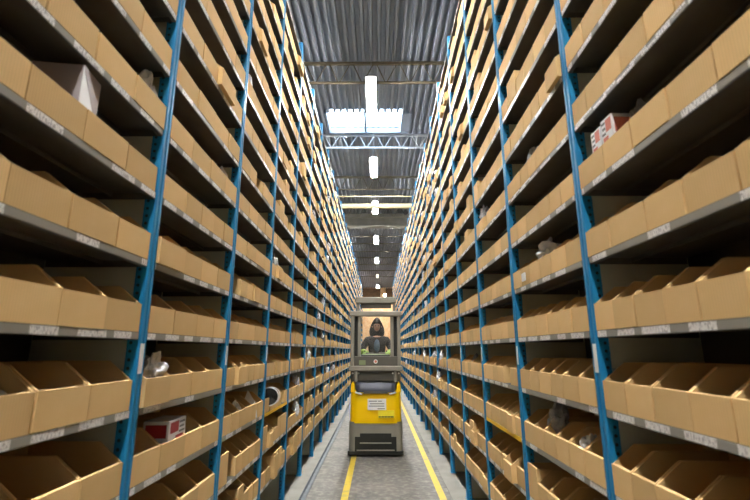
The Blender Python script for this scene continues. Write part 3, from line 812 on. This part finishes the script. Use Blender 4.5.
# facing -Y (towards the camera), leaning forward a little over the console
V = []; E = []
def v(x, y, z, r, r2=None): V.append((x, y, z, r) if r2 is None else (x, y, z, r, r2)); return len(V)-1
def e(*i):
    for a, b in zip(i, i[1:]): E.append((a, b))
pel = v(0, .02, .93, .13, .10)
wa = v(0, .0, 1.07, .125, .09); chs = v(0, -.03, 1.24, .15, .10); sh = v(0, -.055, 1.38, .11, .08); nk = v(0, -.075, 1.46, .052); nk2 = v(0, -.09, 1.52, .05)
e(pel, wa, chs, sh, nk, nk2)
hb = v(0, -.10, 1.575, .072, .08); ht = v(0, -.095, 1.64, .076, .086); hc = v(0, -.09, 1.685, .05, .06); e(nk2, hb, ht, hc)
HANDS = {}
for sg in (-1, 1):
    a = v(sg*.17, -.05, 1.37, .058); b = v(sg*.245, -.07, 1.25, .048); c = v(sg*.285, -.14, 1.15, .038); d = v(sg*.215, -.29, 1.155, .03); h_ = v(sg*.20, -.36, 1.155, .027)
    e(sh, a, b, c, d, h_)
    p = v(sg*.195, -.40, 1.158, .032, .018); e(h_, p)
    HANDS[sg] = (sg*.195, -.43, 1.16)
    for q, (ox, ln) in enumerate(((-.030, .058), (-.010, .068), (.010, .064), (.030, .05))):
        f0 = v(sg*.195+ox, -.435, 1.158, .0095); f1 = v(sg*.195+ox*1.1, -.435-ln*.6, 1.150, .009); f2 = v(sg*.195+ox*1.1, -.435-ln*.85, 1.128, .0075)
        e(p, f0, f1, f2)
    t0 = v(sg*(.195-.034), -.405, 1.155, .011); t1 = v(sg*(.195-.05), -.435, 1.145, .0095); e(p, t0, t1)
    k0 = v(sg*.095, .02, .86, .09); k1 = v(sg*.105, -.01, .50, .06); k2 = v(sg*.11, .03, .12, .042); k3 = v(sg*.11, .02, .05, .038); k4 = v(sg*.12, -.12, .035, .034)
    e(pel, k0, k1, k2, k3, k4)
body_o = skin_obj('body', V, E, M['skin'], person, 2)
# face, hair, clothes
m = MB()
def ell(c, r, seg=16, rot=None):
    bm = bmesh.new(); bmesh.ops.create_uvsphere(bm, u_segments=seg, v_segments=max(8, seg//2), radius=1)
    for q in bm.verts: q.co = Vector((c[0]+q.co.x*r[0], c[1]+q.co.y*r[1], c[2]+q.co.z*r[2]))
    return bm
def pch(mb, name, mat, parent=body_o, smooth=True):
    me = bpy.data.meshes.new(name); me.from_pydata(mb.v, [], mb.f); me.materials.append(mat)
    me.polygons.foreach_set('use_smooth', [smooth]*len(me.polygons))
    o = bpy.data.objects.new(name, me); COL.objects.link(o); o.parent = parent; return o
face = MB().bm(ell((0, -.186, 1.598), (.012, .017, .022), 10))
for sg in (-1, 1): face.bm(ell((sg*.082, -.10, 1.60), (.012, .022, .032), 10))
pch(face, 'nose_and_ears', M['skin'])
for sg in (-1, 1): pch(MB().bm(ell((sg*.03, -.168, 1.625), (.012, .011, .008), 10)), 'eye', M['black'])
pch(MB().bm(ell((0, -.172, 1.558), (.024, .009, .006), 10)), 'mouth', M['pink'])
bm = ell((0, -.075, 1.645), (.098, .112, .105), 24)
for q in list(bm.verts):
    if q.co.y < -.12 and q.co.z < 1.66: q.co.y = -.10
    if q.co.z > 1.68: q.co.x *= .82; q.co.z += (q.co.z-1.68)*.35
    if q.co.z < 1.6: q.co.x *= .95; q.co.y = max(q.co.y, -.07)
pch(MB().bm(bm), 'hair', M['hair'])
bm = ell((0, -.035, 1.57), (.135, .115, .19), 24)
for q in bm.verts:
    t_ = (q.co.z-1.57)/.20
    if t_ > 0: q.co.x *= 1-.35*t_; q.co.z += .03*t_*t_
    else: q.co.x *= 1-.35*t_
HOODBM = bm
V = []; E = []
wa0 = v(0, .02, .90, .155, .12); wa1 = v(0, 0, 1.07, .15, .115); c0 = v(0, -.03, 1.24, .175, .125); c1 = v(0, -.055, 1.375, .13, .10); c2 = v(0, -.07, 1.44, .07, .065); e(wa0, wa1, c0, c1, c2)
for sg in (-1, 1):
    a = v(sg*.175, -.05, 1.37, .072); b = v(sg*.245, -.07, 1.25, .066); c = v(sg*.285, -.14, 1.15, .056); d = v(sg*.255, -.20, 1.155, .046); e(c1, a, b, c, d)
skin_obj('jacket', V, E, M['jacket'], body_o, 2)
pch(MB().bm(HOODBM), 'hood', M['jacket'])
pch(MB().bm(ell((0, -.115, 1.27), (.06, .068, .12), 18)), 'shirt_front', M['shirt'])
V = []; E = []
p0 = v(0, .02, .95, .15, .115); p1 = v(0, .02, .90, .14, .11); e(p0, p1)
for sg in (-1, 1):
    a = v(sg*.098, .02, .84, .10); b = v(sg*.105, -.01, .50, .075); c = v(sg*.11, .03, .10, .06); e(p1, a, b, c)
skin_obj('trousers', V, E, M['trousers'], body_o, 2)
for sg in (-1, 1):
    V = []; E = []
    z_ = v(sg*.272, -.165, 1.155, .062); a = v(sg*.222, -.27, 1.158, .054); e(z_, a); b = v(sg*.20, -.35, 1.155, .038); p = v(sg*.195, -.405, 1.158, .037, .024); e(a, b, p)
    for q, (ox, ln) in enumerate(((-.030, .06), (-.010, .07), (.010, .066), (.030, .052))):
        f0 = v(sg*.195+ox, -.437, 1.158, .0125); f1 = v(sg*.195+ox*1.1, -.437-ln*.6, 1.150, .0115); f2 = v(sg*.195+ox*1.1, -.437-ln*.87, 1.126, .0105); e(p, f0, f1, f2)
    t0 = v(sg*(.195-.036), -.405, 1.155, .014); t1 = v(sg*(.195-.054), -.437, 1.145, .0125); e(p, t0, t1)
    skin_obj('glove', V, E, M['lime'], body_o, 2)
for sg in (-1, 1): pch(MB().bm(ell((sg*.115, -.05, .045), (.05, .135, .045), 14)), 'shoe', M['black'])
for q in [x for x in COL.objects if x.parent == body_o]: pass

# ------------------------------------------------------------------ light
w = bpy.data.worlds.new('world'); S.world = w; w.use_nodes = True
bg = w.node_tree.nodes['Background']; bg.inputs[0].default_value = (.72, .86, 1.0, 1); bg.inputs[1].default_value = 26.0
def portal(name, loc, rot, sx, sy):
    l = bpy.data.lights.new(name, 'AREA'); l.shape = 'RECTANGLE'; l.size = sx; l.size_y = sy; l.cycles.is_portal = True
    o = bpy.data.objects.new(name, l); COL.objects.link(o); o.location = loc; o.rotation_euler = rot
portal('skylight_portal', ((SX0+SX1)/2, (SY0+SY1)/2, ZC+.32), (0, 0, 0), SX1-SX0, SY1-SY0)
